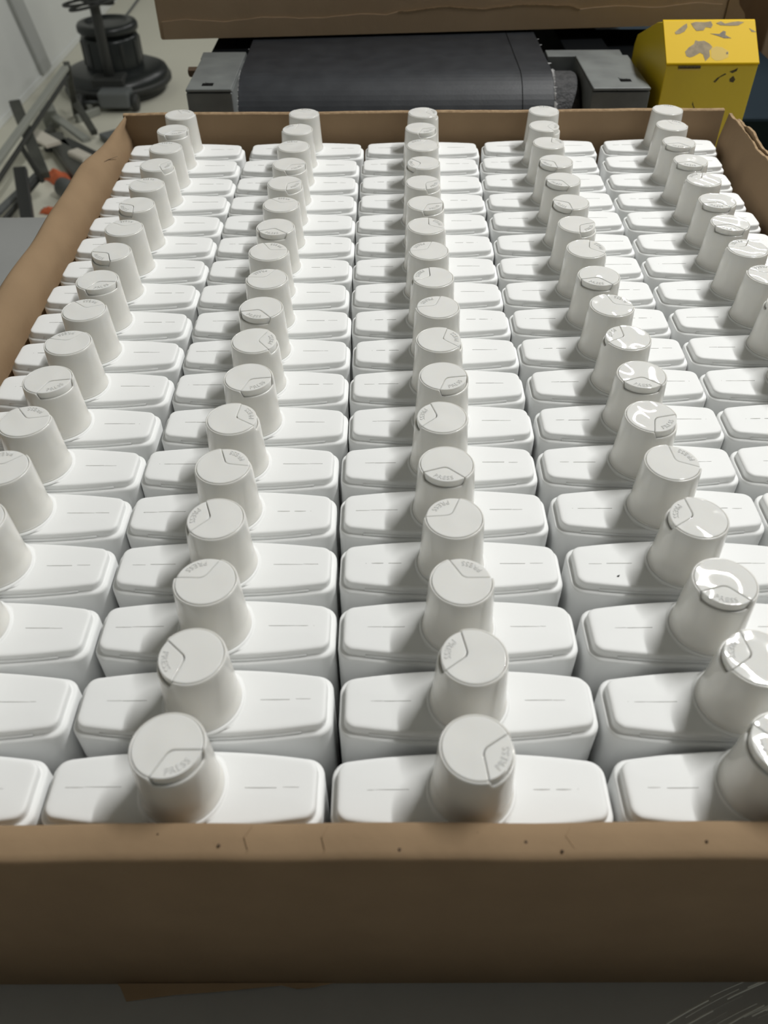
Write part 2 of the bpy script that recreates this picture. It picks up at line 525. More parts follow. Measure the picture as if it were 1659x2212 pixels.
def seam_mesh(seed):
    """thin broken parting line along the shoulder, each variant its own breaks"""
    rnd = random.Random(seed)
    v, f = [], []
    for sgn in (1,):
        x = 0.0195
        end = rnd.uniform(0.032, 0.0375)
        while x < end:
            ln = rnd.uniform(0.004, 0.012)
            w = rnd.choice([0.00009, 0.00012, 0.00018])
            x2 = min(x + ln, end)
            y = rnd.uniform(-0.00012, 0.00012)
            b = len(v)
            for xx, ww in ((x, w * .3), ((x + x2) / 2, w), (x2, w * .4)):
                zz = 0.00012 + (0.00020 if xx < 0.030 else 0.00012)
                v += [(sgn * xx, y - ww, zz - 0.0001), (sgn * xx, y - ww * .5, zz + 0.00009), (sgn * xx, y + ww * .5, zz + 0.00009), (sgn * xx, y + ww, zz - 0.0001)]
            for i in range(2):
                for k in range(3):
                    f.append((b + i * 4 + k, b + i * 4 + k + 1, b + i * 4 + k + 5, b + i * 4 + k + 4))
            x = x2 + rnd.choice([0.0, 0.0003, 0.002])
    me = from_data('parting_line', v, f)
    me.materials.append(M['seam'])
    return me

# disc cap; thumb notch centred on +x
def notch(th):
    t = abs((math.degrees(th) + 180) % 360 - 180)
    if t < 44: return 1.0
    if t > 53: return 0.0
    s = (53 - t) / 9
    return s * s * (3 - 2 * s)
CH = 0.026
def cap_mesh():
    v, f = [], []
    n = 120
    rings = [('r', 12.95, 0.55), ('r', 13.15, 0.75), ('r', 13.15, 1.35), ('r', 12.95, 1.6), ('r', 12.75, 1.75), ('r', 12.4, 7.0), ('r', 11.95, 15.0), ('h', 11.55, -2.6), ('h', 11.38, -0.7), ('h', 11.28, -0.25), ('h', 11.05, 0.0),
             ('h', 10.85, 0.0), ('h', 10.68, -0.12), ('h', 10.60, -0.5), ('r', 10.58, 20.5)]
    for kind, r, z in rings:
        for k in range(n):
            t = 2 * math.pi * k / n
            q = notch(t)
            zz = z if kind == 'r' else 26.0 - 3.0 * q + z
            rr = r + (0.12 * q if kind == 'h' and r > 11 else 0)
            v.append((rr * math.cos(t) / 1000, rr * math.sin(t) / 1000, zz / 1000))
    for i in range(len(rings) - 1):
        for k in range(n):
            f.append((i * n + k, i * n + (k + 1) % n, (i + 1) * n + (k + 1) % n, (i + 1) * n + k))
    f.append(tuple((len(rings) - 1) * n + k for k in range(n)))
    me = from_data('cap', v, f)
    for p in me.polygons: p.use_smooth = True
    me.materials.append(M['cap'])
    return me

def plate_mesh(name, poly, ztop, depth, bev=0.00022):
    """flat plate with rounded top edge from a CCW 2-D polygon"""
    n = len(poly)
    P2 = [Vector((p[0], p[1])) for p in poly]
    nor = []
    for i in range(n):
        d = (P2[(i + 1) % n] - P2[i - 1]).normalized()
        nor.append(Vector((-d.y, d.x)))        # inward for CCW
    rings = [(0, -depth), (0, -bev), (bev * 0.3, -bev * 0.3), (bev, 0.0), (bev * 1.5, 0.00001)]
    v, f = [], []
    for d, z in rings:
        for i in range(n):
            p = P2[i] + nor[i] * d
            v.append((p.x, p.y, ztop + z))
    for r in range(len(rings) - 1):
        for k in range(n):
            f.append((r * n + k, r * n + (k + 1) % n, (r + 1) * n + (k + 1) % n, (r + 1) * n + k))
    f.append(tuple((len(rings) - 1) * n + k for k in range(n)))
    me = bpy.data.meshes.new(name)
    me.from_pydata(v, [], f)
    bm = bmesh.new(); bm.from_mesh(me)
    bm.faces.ensure_lookup_table()
    bmesh.ops.triangulate(bm, faces=[bm.faces[len(bm.faces) - 1]])
    for fc in bm.faces: fc.smooth = not (len(fc.verts) == 3 and fc.normal.z > 0.9)
    bm.to_mesh(me); bm.free()
    me.materials.append(M['lid'])
    return me
RD = 0.01045
HALF = R(51)
AX = 0.0016           # apex of the V
def v_corner(off, rr):
    """rounded V from the lower rim point to the upper rim point, shifted by off along +x"""
    pts = []
    ex, ey = RD * math.cos(HALF), RD * math.sin(HALF)
    a = Vector((AX, 0)); e = Vector((ex, -ey))
    for i in range(1, 9):
        t = i / 9
        pts.append(e.lerp(a, t * 0.78))
    lo = e.lerp(a, 0.78); hi = Vector((lo.x, -lo.y))
    for i in range(1, 8):
        t = i / 8
        p = lo.lerp(a, t).lerp(a.lerp(hi, t), t)
        pts.append(p)
    for i in range(8, 0, -1):
        t = i / 9
        p = e.lerp(a, t * 0.78); pts.append(Vector((p.x, -p.y)))
    return [(p.x + off, p.y) for p in pts]
G = 0.00016
def disc_meshes():
    arc = [(RD * math.cos(t), RD * math.sin(t)) for t in [HALF + 0.012 + (2 * math.pi - 2 * HALF - 0.024) * i / 72 for i in range(73)]]
    main = arc + v_corner(-G, 0)
    arc2 = [(RD * math.cos(t), RD * math.sin(t)) for t in [-HALF + 0.012 + (2 * HALF - 0.024) * i / 30 for i in range(31)]]
    tab = arc2 + list(reversed(v_corner(G * 1.6, 0)))
    return plate_mesh('lid_disc', main, CH + 0.00022, 0.004), plate_mesh('press_tab', tab, CH + 0.00010, 0.0042)

def text_mesh():
    cu = bpy.data.curves.new('press_text', 'FONT')
    cu.body = 'PRESS'
    cu.size = 0.0030
    cu.align_x = 'CENTER'; cu.align_y = 'CENTER'
    cu.extrude = 0.00009
    cu.resolution_u = 3
    cu.space_character = 1.08
    o = bpy.data.objects.new('press_text', cu)
    COL.objects.link(o)
    dg = bpy.context.evaluated_depsgraph_get()
    me = bpy.data.meshes.new_from_object(o.evaluated_get(dg))
    bpy.data.objects.remove(o)
    # read from the notch side, bent along the rim
    for v in me.vertices:
        x, y, z = v.co
        r = 0.0084 - y
        t = x / 0.0084
        v.co = (r * math.cos(t), r * math.sin(t), CH + 0.00018 + z)
    me.materials.clear(); me.materials.append(M['lid'])
    return me

body_me = body_mesh()
seams = [seam_mesh(s) for s in range(8)]
cap_me = cap_mesh()
disc_me, tab_me = disc_meshes()
txt_me = text_mesh()
BOTTLES = [
    (1, 1, -179.4, 523.8, 60), (1, 2, -179.2, 492.1, -60), (1, 3, -178.2, 459.0, 90), (1, 4, -178.3, 428.9, -10), (1, 5, -178.6, 397.1, 90), (1, 6, -178.8, 367.1, -140), (1, 7, -179.3, 336.1, 90), (1, 8, -179.9, 306.1, -130), (1, 9, -179.6, 274.3, -60), (1, 10, -178.8, 244.3, 80), (1, 11, -178.7, 214.2, 110), (1, 12, -179.5, 183.8, -50), (1, 13, -180.6, 153.5, 70), (1, 14, -180.6, 123.5, 100), (1, 15, -180.5, 93.5, 130), (1, 16, -179.4, 62.8, -60), (1, 17, -179.1, 31.3, 40), (1, 18, -180.5, -0.5, 120),
    (2, 1, -86.2, 524.5, 80), (2, 2, -89.0, 492.2, 140), (2, 3, -89.2, 460.3, 100), (2, 4, -89.5, 428.7, -50), (2, 5, -89.8, 398.1, -30), (2, 6, -89.5, 366.6, 80), (2, 7, -90.1, 335.8, -100), (2, 8, -91.1, 305.7, 60), (2, 9, -89.1, 275.0, 120), (2, 10, -88.9, 245.0, -110), (2, 11, -88.9, 215.0, 5), (2, 12, -88.3, 184.6, -51), (2, 13, -91.7, 154.4, 25), (2, 14, -91.4, 123.8, 50), (2, 15, -90.2, 93.8, 168), (2, 16, -89.1, 63.1, 120), (2, 17, -88.8, 31.6, 195), (2, 18, -90.4, -0.2, -58),
    (3, 1, 3.6, 525.1, 10), (3, 2, 0.8, 493.2, -50), (3, 3, 0.6, 460.9, 120), (3, 4, 0.2, 429.7, 190), (3, 5, -1.0, 397.9, -30), (3, 6, -0.6, 366.8, -50), (3, 7, -1.3, 336.3, 30), (3, 8, -1.2, 305.6, 130), (3, 9, -0.2, 275.4, 150), (3, 10, 0.8, 245.1, 130), (3, 11, 0.2, 215.0, 15), (3, 12, 0.6, 184.8, -51), (3, 13, -1.9, 154.6, 165), (3, 14, -1.4, 124.2, -102), (3, 15, -0.3, 93.8, 127), (3, 16, 0.4, 62.5, 60), (3, 17, 1.9, 30.9, 159), (3, 18, 0.5, -1.3, -25),
    (4, 1, 94.8, 527.4, 80), (4, 2, 90.9, 495.9, -10), (4, 3, 89.4, 463.5, 20), (4, 4, 89.3, 431.1, 215), (4, 5, 89.3, 401.1, -130), (4, 6, 88.8, 367.6, 215), (4, 7, 87.5, 337.2, -40), (4, 8, 87.6, 306.7, 20), (4, 9, 88.6, 275.9, -110), (4, 10, 89.6, 245.9, 45), (4, 11, 91.1, 215.9, 150), (4, 12, 90.9, 185.1, -100), (4, 13, 88.1, 154.5, -45), (4, 14, 89.6, 124.5, 35), (4, 15, 91.2, 93.2, 155), (4, 16, 91.8, 61.7, -105), (4, 17, 92.8, 30.1, 155), (4, 18, 91.5, -0.8, 190),
    (5, 1, 188.5, 528.4, 70), (5, 2, 183.6, 496.1, 50), (5, 3, 180.2, 463.4, -110), (5, 4, 179.5, 430.6, -110), (5, 5, 179.5, 400.1, 130), (5, 6, 179.0, 368.0, -110), (5, 7, 177.7, 337.8, -110), (5, 8, 177.8, 306.4, 120), (5, 9, 179.4, 276.4, 100), (5, 10, 179.5, 246.4, 140), (5, 11, 180.0, 216.1, -100), (5, 12, 179.8, 185.3, 30), (5, 13, 177.0, 154.7, -60), (5, 14, 178.5, 124.7, 160), (5, 15, 180.1, 93.4, -110), (5, 16, 180.7, 61.9, 70), (5, 17, 181.7, 30.3, -30), (5, 18, 180.4, -0.6, 100),
]
ORD = ['', 'first', 'second', 'third', 'fourth', 'fifth', 'sixth', 'seventh', 'eighth', 'ninth', 'tenth', 'eleventh', 'twelfth', 'thirteenth', 'fourteenth', 'fifteenth', 'sixteenth', 'seventeenth', 'eighteenth']
CN = {1: 'leftmost', 2: 'second', 3: 'middle', 4: 'fourth', 5: 'rightmost'}
def facing(a):
    a = (a + 180) % 360 - 180
    if -45 <= a < 45: return 'right'
    if 45 <= a < 135: return 'away'
    if -135 <= a < -45: return 'frontwards'
    return 'left'
first = None
for (c, r, x, y, rot) in BOTTLES:
    k = 19 - r
    where = ('%s from the front' % ORD[k]) if k > 1 else 'nearest the front wall'
    if r == 1: where = 'against the back wall'
    label = 'white bottle %s in the %s column, cap notch facing %s' % (where, CN[c], facing(rot))
    loc = (x / 1000, y / 1000, 0)
    rz = R(random.uniform(-0.35, 0.35))
    if first is None:
        o = thing('bottle', label, 'bottle', loc, rz, 'white disc-cap bottles packed in the tray')
        link('body', body_me, None, o)
        link('parting_line', seams[0], None, o)
        link('parting_line', seams[1], None, o).rotation_euler = (0, 0, math.pi)
        cp = link('cap', cap_me, None, o)
        cp.rotation_euler = (0, 0, R(rot))
        cp.location = (0, 0, 0.0)
        link('lid_disc', disc_me, None, cp)
        link('press_tab', tab_me, None, cp)
        link('embossed_word', txt_me, None, cp)
        first = o
    else:
        o = first.copy(); COL.objects.link(o)
        o.location = loc; o.rotation_euler = (0, 0, rz)
        o['label'] = label
        for ch in list(first.children):
            d = ch.copy(); COL.objects.link(d); d.parent = o
            if ch.name.startswith('parting_line'): d.data = seams[random.randrange(8)]
            if ch.name.startswith('cap'): d.rotation_euler = (0, 0, R(rot))
            for g in ch.children:
                e = g.copy(); COL.objects.link(e); e.parent = d
    if (c, r) == (4, 15):
        sp = link('dark_speck', tube_me('dark_speck', [(-0.0268, -0.0068, 0.0001), (-0.0262, -0.0066, 0.0002), (-0.0255, -0.0059, 0.0001)], [0.0002, 0.0004, 0.0001], 6), M['speck'], o)

# ------------------------------------------------------------------ belt conveyor
cv = thing('belt_conveyor', 'black rubber belt conveyor with grey end brackets behind the tray', 'conveyor', (-0.01, 1.1, FZ))
def cpart(name, me, m, smooth=False, label=None, parent=None):
    o = link(name, me, m, parent or cv, smooth)
    if parent is None: o.location = -cv.location
    if label: o['label'] = label
    return o
PY, PZ, PR = 0.702, -0.046, 0.050
# belt wraps the pulley and runs back on top and underneath
def belt_loop(rad):
    pts = [(2.2, PZ + rad)]
    for i in range(12): pts.append((2.2 - (2.2 - PY) * (i + 1) / 13, PZ + rad))
    for i in range(33):
        t = math.pi / 2 + math.pi * i / 32
        pts.append((PY + rad * math.cos(t), PZ + rad * math.sin(t)))
    for i in range(5): pts.append((PY + (2.2 - PY) * (i + 1) / 5, PZ - rad))
    return pts
outer, inner = belt_loop(PR), belt_loop(PR - 0.0025)
v, f = [], []
rnd = random.Random(3)
XL, XR = -0.1585, 0.1295
for i, (a, b) in enumerate(zip(outer, inner)):
    j1, j2 = rnd.uniform(-.0004, .0004), rnd.uniform(-.0004, .0004)
    v += [(XL + j1, *b), (XL + j1, *a), (XR + j2, *a), (XR + j2, *b)]
for i in range(len(outer) - 1):
    for k in range(4):
        f.append((i * 4 + k, i * 4 + (k + 1) % 4, (i + 1) * 4 + (k + 1) % 4, (i + 1) * 4 + k))
belt = cpart('belt', from_data('belt', v, f), M['belt'], label='black rubber belt with frayed edges')
for p in belt.data.polygons: p.use_smooth = False
# lapped seam band on the belt, right of middle
v, f = [], []
for (a, b) in [(XR - 0.0295, XR - 0.0290)]:
    for i, q in enumerate(belt_loop(PR + 0.0004)):
        v += [(a, *q), (b, *q)]
    for i in range(len(outer) - 1):
        f.append((i * 2, i * 2 + 1, i * 2 + 3, i * 2 + 2))
cpart('belt_score_line', from_data('belt_score_line', v, f), M['dark_gap'])
# frayed threads along both edges
v, f = [], []
lp = belt_loop(PR + 0.0004)
for ex, sg in ((XL, -1), (XR, 1)):
    for i in range(10, 44):
        for s in range(3):
            t = (s + rnd.random()) / 3
            y = lp[i][0] + (lp[i + 1][0] - lp[i][0]) * t; z = lp[i][1] + (lp[i + 1][1] - lp[i][1]) * t
            w = rnd.uniform(.0012, .0036) * (0.5 if sg < 0 else 1); h = rnd.uniform(.0006, .0016) * (1.5 if rnd.random() < .2 else 1)
            nrm = Vector((0, y - PY, z - PZ)).normalized() if y < PY + .002 else Vector((0, 0, 1))
            tg = Vector((1, 0, 0)).cross(nrm)
            c = Vector((ex + sg * w * .3, y, z))
            b = len(v)
            v += [c - tg * h - Vector((w / 2, 0, 0)), c + tg * h - Vector((w / 2, 0, 0)), c + Vector((w / 2, 0, 0)) + nrm * .0003, c + nrm * 0.0006]
            f += [(b, b + 1, b + 3), (b + 1, b + 2, b + 3), (b + 2, b, b + 3)]
o = cpart('frayed_threads', from_data('frayed_threads', v, f), M['belt_edge']); o['kind'] = 'stuff'
# pulley core with rough lagging showing right of the belt
def xlathe(name, prof, n=48):
    me = lathe_me(name, prof, n, True, True)
    for vv in me.vertices:
        x, y, z = vv.co
        vv.co = (z, PY + x, PZ + y)
    return me
cpart('pulley', xlathe('pulley', [(0.010, -0.1625), (0.030, -0.1622), (0.0440, -0.1612), (0.0470, -0.1600), (0.0470, 0.1500), (0.0455, 0.1530), (0.0400, 0.1546), (0.010, 0.1550)]), M['lagging'], True, 'rough black pulley end')
cpart('pulley_shaft', xlathe('pulley_shaft', [(0.010, -0.20), (0.010, 0.21)], 20), M['dull'], True)
# hollow end brackets: bent cover plate, front plate, slot
def bracket(x0, x1, y0, slotx, sloty):
    cpart('cover_plate', box_me('cover_plate', (x0, y0, 0.0050), (x1, 0.733, 0.0075), 0.0010), M['grey_paint'])
    cpart('front_plate', box_me('front_plate', (x0, y0 + 0.0005, -0.110), (x1, y0 + 0.0035, 0.0040), 0.0009), M['grey_paint'])
    cpart('side_plate', box_me('side_plate', (x0 + (0.0 if x0 < 0 else x1 - x0 - .003), y0 + 0.0036, -0.110), (x0 + (0.003 if x0 < 0 else x1 - x0), 0.733, 0.0049), 0.0006), M['grey_paint'])
    inner = x1 if x0 < 0 else x0
    s = -1 if x0 < 0 else 1
    cpart('inner_plate', box_me('inner_plate', (min(inner, inner + s * .003), y0 + 0.0036, -0.110), (max(inner, inner + s * .003), 0.733, 0.0049), 0.0006), M['grey_paint'])
    cpart('square_slot', box_me('square_slot', (slotx - .0050, sloty - .0036, 0.0072), (slotx + .0050, sloty + .0036, 0.00765), 0.0001), M['dark_gap'])
    cpart('bolt_boss', lathe_me('bolt_boss', [(0.0042, 0.0074), (0.0040, 0.0079), (0.0010, 0.0080)], 20, True), M['grey_paint']).location = Vector((slotx - 0.001 * s, sloty + 0.0072, 0)) - cv.location
bracket(-0.1992, -0.1590, 0.6410, -0.1815, 0.6535)
bracket(0.1560, 0.2062, 0.6380, 0.1880, 0.6580)
cpart('rear_cross_plate', prism_me('rear_cross_plate', [(0.735, -0.03), (0.735, 0.0060), (0.752, 0.0068), (0.757, 0.004), (0.757, -0.03)], 'x', -0.201, -0.1595, 0.0006), M['grey_paint'])
cpart('rear_cross_plate', prism_me('rear_cross_plate', [(0.735, -0.03), (0.735, 0.0060), (0.752, 0.0068), (0.757, 0.004), (0.757, -0.03)], 'x', 0.1305, 0.2025, 0.0006), M['grey_paint'])
cpart('tensioner_bolt', lathe_me('tensioner_bolt', [(0.0045, 0), (0.0045, 0.010), (0.002, 0.011)], 6, True, True), M['stain'])
cv.children[-1].rotation_euler = (0, R(-90), 0); cv.children[-1].location = Vector((-0.1994, 0.715, 0.000)) - cv.location
for x0, x1 in ((-0.201, -0.163), (0.158, 0.203)):
    cpart('side_channel', box_me('side_channel', (x0, 0.759, -0.100), (x1, 2.25, -0.004), 0.001), M['machine'])
for sx in (-0.180, 0.180):
    for sy in (0.80, 2.15):
        cpart('leg', box_me('leg', (sx - .02, sy - .02, FZ), (sx + .02, sy + .02, -0.1), 0.002), M['grey_paint'])
cpart('drive_cover', box_me('drive_cover', (0.2036, 0.7595, -0.13), (0.44, 1.40, -0.060), 0.003), M['blue_black'])
cpart('drive_cover', box_me('drive_cover', (0.2036, 0.7600, -0.0595), (0.345, 0.90, -0.012), 0.003), M['machine'])
# short brackets from the side plates down to the frame
for sx in (-0.180, 0.181):
    cpart('gusset', box_me('gusset', (sx - .015, 0.70, -0.16), (sx + .015, 0.80, -0.101), 0.002), M['grey_paint'])

# ------------------------------------------------------------------ cardboard case on the belt
cs = thing('cardboard_case', 'large closed brown cardboard case sitting on the black belt', 'box', (0.0, 0.8155, 0.0058), math.atan2(0.045, 0.59))
def spart(name, me, m, label=None, parent=None):
    o = link(name, me, m, parent or cs)
    if label: o['label'] = label
    return o
X0, X1 = -0.2515, 0.3300
spart('case_body', box_me('case_body', (X0, 0.0, 0.0), (X1, 0.42, 0.30), 0.0020), M['card_dark'])
# glued bottom flap with its ragged upper edge, a little proud of the face
pf = []
nn = 46
for i in range(nn + 1):
    x = X0 + 0.004 + (X1 - X0 - 0.010) * i / nn
    z = 0.0165 + 0.0018 * math.sin(i * .9) * (0.4 + 0.6 * (i % 3) / 2) + (0.0035 if 18 < i < 34 else 0) + 0.003 * i / nn
    pf.append((x, z))
v = []
for y in (-0.0012, 0.0002):
    v += [(x, y, z) for x, z in pf] + [(x, y, 0.0008) for x, z in reversed(pf)]
n = 2 * (nn + 1)
f = [tuple(range(n)), tuple(range(n, 2 * n))] + [(i, (i + 1) % n, n + (i + 1) % n, n + i) for i in range(n)]
spart('glued_flap', from_data('glued_flap', v, f), M['card_dark'])
v = []
pe = [p for p in pf[19:35]]
for y in (-0.0016, -0.0011):
    v += [(x, y, z + .0007) for x, z in pe] + [(x, y, z - 0.0003) for x, z in reversed(pe)]
n = 2 * len(pe)
f = [tuple(range(n)), tuple(range(n, 2 * n))] + [(i, (i + 1) % n, n + (i + 1) % n, n + i) for i in range(n)]
spart('torn_paper_edge', from_data('torn_paper_edge', v, f), M['card_edge'], 'pale torn paper edge')
# corrugated corner of the side flap at the right
v = []
pc = [(0.0, 0.30), (0.0035, 0.30), (0.0030, 0.040), (0.0065, 0.030), (0.012, 0.018), (0.020, 0.010), (0.024, 0.0), (0.0, 0.0)]
v = [(X1 + a, -0.001, z) for a, z in pc] + [(X1 + a, 0.003, z) for a, z in pc]
n = len(pc)
f = [tuple(range(n)), tuple(range(n, 2 * n))] + [(i, (i + 1) % n, n + (i + 1) % n, n + i) for i in range(n)]
spart('torn_side_flap', from_data('torn_side_flap', v, f), M['card'], 'torn corrugated side flap')

c2 = thing('cardboard_carton', 'dark brown cardboard carton right of the large case, behind the yellow guard', 'box', (0.452, 1.02, -0.1495), R(-4))
link('carton_body', box_me('carton_body', (0.0, 0.0, 0.0), (0.42, 0.36, 0.40), 0.002), M['card_dark'], c2)
link('carton_flap', box_me('carton_flap', (0.02, -0.0014, 0.006), (0.41, -0.0002, 0.085), 0.0004), M['card'], c2)

# ------------------------------------------------------------------ yellow guard
yg = thing('yellow_guard', 'chipped yellow sheet-metal guard box behind the tray, right end', 'guard', (0.2555, 0.70, FZ))
def ypart(name, me, m, label=None, parent=None, smooth=False):
    o = link(name, me, m, parent or yg, smooth)
    o.location = -yg.location if parent is None else (0, 0, 0)
    if label: o['label'] = label
    return o
YX0, YX1 = 0.2160, 0.2945
prof = [(0.6405, -0.45), (0.6405, 0.0235), (0.6412, 0.0246), (0.6425, 0.0250), (0.675, 0.0478), (0.677, 0.0484), (0.6935, 0.0440), (0.748, 0.0210), (0.753, 0.0120), (0.753, -0.45)]
gb = ypart('guard_shell', prism_me('guard_shell', prof, 'x', YX0, YX1, 0.0008), M['yellow'])
# slanted lid plate, slightly proud with rolled edges
lidp = [(0.6398, 0.0248), (0.6402, 0.0262), (0.6745, 0.0498), (0.6765, 0.0502), (0.6770, 0.0490), (0.675, 0.0482), (0.6415, 0.0249)]
ypart('guard_lid', prism_me('guard_lid', lidp, 'x', YX0 - 0.0006, YX1 + 0.0002, 0.0003), M['yellow_top'], 'bright yellow slanted lid with chipped paint')
ypart('lid_slot', box_me('lid_slot', (0.2262, 0.6395, 0.0222), (0.2452, 0.6402, 0.0240), 0.0001), M['grime'])
ypart('slot_lip', box_me('slot_lip', (0.2262, 0.6393, 0.0208), (0.2455, 0.6404, 0.0217), 0.0003), M['pale_chip'])
# local frame of the slanted lid : u along x (0..1), w up the slope (0..1)
def slope(u, w, h=0.0):
    a = Vector((0, 0.6404, 0.0263)); b = Vector((0, 0.6743, 0.0497))
    nrm = Vector((0, -(b - a).z, (b - a).y)).normalized()
    p = a.lerp(b, w) + nrm * h
    return (YX0 + (YX1 - YX0) * u, p.y, p.z)
def chip(name, pts, m, h=0.00015):
    n = len(pts)
    v = [slope(u, w, -0.0001) for u, w in pts] + [slope(u, w, h) for u, w in pts]
    f = [tuple(range(n)), tuple(range(n, 2 * n))] + [(i, (i + 1) % n, n + (i + 1) % n, n + i) for i in range(n)]
    return ypart(name, from_data(name, v, f), m)
def fx(px, py):
    """fractions on the lid"""
    w = (705 - py) / (705 - 262)
    l = 515 + (425 - 515) * w; r = 1545 + (1440 - 1545) * w
    return ((px - l) / (r - l), w)
def blob(pts): return [fx(*p) for p in pts]
chip('paint_chip', blob([(700, 590), (735, 545), (790, 510), (800, 470), (840, 480), (900, 475), (960, 505), (1000, 540), (970, 580), (985, 640), (940, 690), (905, 620), (870, 600), (800, 640), (760, 650), (720, 635)]), M['bare'])
chip('paint_chip', blob([(560, 385), (600, 350), (650, 310), (685, 290), (695, 330), (670, 375), (620, 400), (575, 405)]), M['bare'])
chip('paint_chip', blob([(730, 290), (780, 275), (880, 280), (950, 270), (975, 310), (960, 340), (900, 330), (880, 365), (800, 370), (760, 330)]), M['bare'])
chip('paint_chip', blob([(1010, 290), (1060, 270), (1110, 295), (1180, 280), (1250, 272), (1320, 280), (1260, 315), (1170, 318), (1060, 312)]), M['bare'])
chip('paint_chip', blob([(960, 400), (1060, 405), (1100, 370), (1130, 380), (1130, 415), (1200, 450), (1120, 450), (1050, 425)]), M['grime'])
chip('paint_chip', blob([(1385, 345), (1470, 385), (1420, 385)]), M['bare'])
chip('scuff', blob([(985, 560), (1040, 535), (1110, 545), (1190, 590), (1190, 650), (1120, 680), (1050, 685), (1000, 650)]), M['pale_chip'], 0.0001)
chip('paint_chip', blob([(1160, 600), (1180, 595), (1185, 615), (1165, 620)]), M['grime'], 0.0002)
# grime on the front face
def fface(px, py):
    return (YX0 + (YX1 - YX0) * (px - 505) / (1555 - 505) * 1.0, 0.0245 - (py - 712) / 5.2 / 2300 * 1.0)
def smear(pts):
    q = [fface(*p) for p in pts]; n = len(q)
    v = [(x, 0.6404, z) for x, z in q] + [(x, 0.64065, z) for x, z in q]
    f = [tuple(range(n)), tuple(range(n, 2 * n))] + [(i, (i + 1) % n, n + (i + 1) % n, n + i) for i in range(n)]
    ypart('grime_smear', from_data('grime_smear', v, f), M['grime'])
smear([(1240, 775), (1290, 760), (1330, 740), (1325, 770), (1280, 790)])
smear([(1265, 845), (1300, 815), (1335, 850), (1320, 878), (1275, 872)])
smear([(1085, 870), (1120, 835), (1200, 790), (1215, 800), (1150, 830), (1110, 880)])
smear([(905, 1060), (925, 1100), (950, 1130), (935, 1130), (905, 1090)])

# ------------------------------------------------------------------ machine at the far right
mc = thing('machine_cabinet', 'blue-black machine cabinet right of the yellow guard', 'machine', (0.56, 0.80, FZ))
def mpart(name, me, m):
    o = link(name, me, m, mc); o.location = -mc.location; return o
mpart('cabinet_body', box_me('cabinet_body', (0.325, 0.60, FZ), (0.86, 1.50, -0.36), 0.004), M['machine'])
mpart('sloped_panel', prism_me('sloped_panel', [(0.62, -0.359), (0.62, -0.34), (0.93, -0.150), (1.45, -0.150), (1.45, -0.359)], 'x', 0.345, 0.86, 0.003), M['blue_black'])
mpart('grey_rail', box_me('grey_rail', (0.36, 0.932, -0.1498), (0.84, 0.936, -0.134), 0.003), M['grey_paint'])

# ------------------------------------------------------------------ floor polisher
fp = thing('floor_polisher', 'black upright floor polisher with round base standing on the floor', 'floor polisher', (-1.235, 3.90, FZ))
def ppart(name, me, m, smooth=True, loc=(0, 0, 0), label=None, parent=None):
    o = link(name, me, m, parent or fp, smooth); o.location = loc
    if label: o['label'] = label
    return o
ppart('brush_disc', lathe_me('brush_disc', [(0.19, 0.0), (0.205, 0.01), (0.20, 0.045)], 48, True, True), M['dull'])
ppart('base_cover', lathe_me('base_cover', [(0.225, 0.035), (0.232, 0.05), (0.232, 0.075), (0.222, 0.095), (0.19, 0.108), (0.12, 0.115)], 56, True, True), M['black_plastic'])
ppart('bumper', lathe_me('bumper', [(0.222, 0.040), (0.238, 0.046), (0.238, 0.064), (0.224, 0.070)], 56), M['dull'])
ppart('motor', lathe_me('motor', [(0.125, 0.11), (0.125, 0.225), (0.120, 0.235)], 48, True), M['motor'], label='glossy motor housing')
ppart('motor_cap', lathe_me('motor_cap', [(0.105, 0.236), (0.105, 0.246), (0.126, 0.250), (0.131, 0.256), (0.131, 0.272), (0.124, 0.283), (0.09, 0.288), (0.088, 0.279), (0.02, 0.281)], 48, True), M['black_plastic'])
for a in (200, 235, 270, 305, 340, 20):
    ppart('motor_rib', box_me('motor_rib', (0.122, -0.008, 0.125), (0.129, 0.008, 0.222), 0.002), M['black_plastic'], False).rotation_euler = (0, 0, R(a))
ppart('handle_pole', tube_me('handle_pole', [(0.020, -0.175, 0.060), (0.018, -0.180, 0.20), (0.022, -0.186, 0.45), (0.026, -0.192, 0.95)], 0.021, 16), M['dull'])
ppart('pole_yoke', box_me('pole_yoke', (-0.055, -0.225, 0.070), (0.085, -0.125, 0.118), 0.008), M['dull'], False)
ppart('front_housing', box_me('front_housing', (-0.02, -0.30, 0.020), (0.115, -0.205, 0.085), 0.010), M['mid_grey'], False, label='grey front housing')
for sx in (-0.105, 0.13):
    w = ppart('wheel', lathe_me('wheel', [(0.02, -0.012), (0.032, -0.012), (0.035, -0.006), (0.035, 0.006), (0.032, 0.012), (0.02, 0.012)], 32, True, True), M['dull'], True, (sx, -0.26, 0.0355))
    w.rotation_euler = (0, R(90), 0)
ppart('axle', tube_me('axle', [(-0.11, -0.26, 0.0355), (0.135, -0.26, 0.0355)], 0.008, 10), M['mid_grey'])
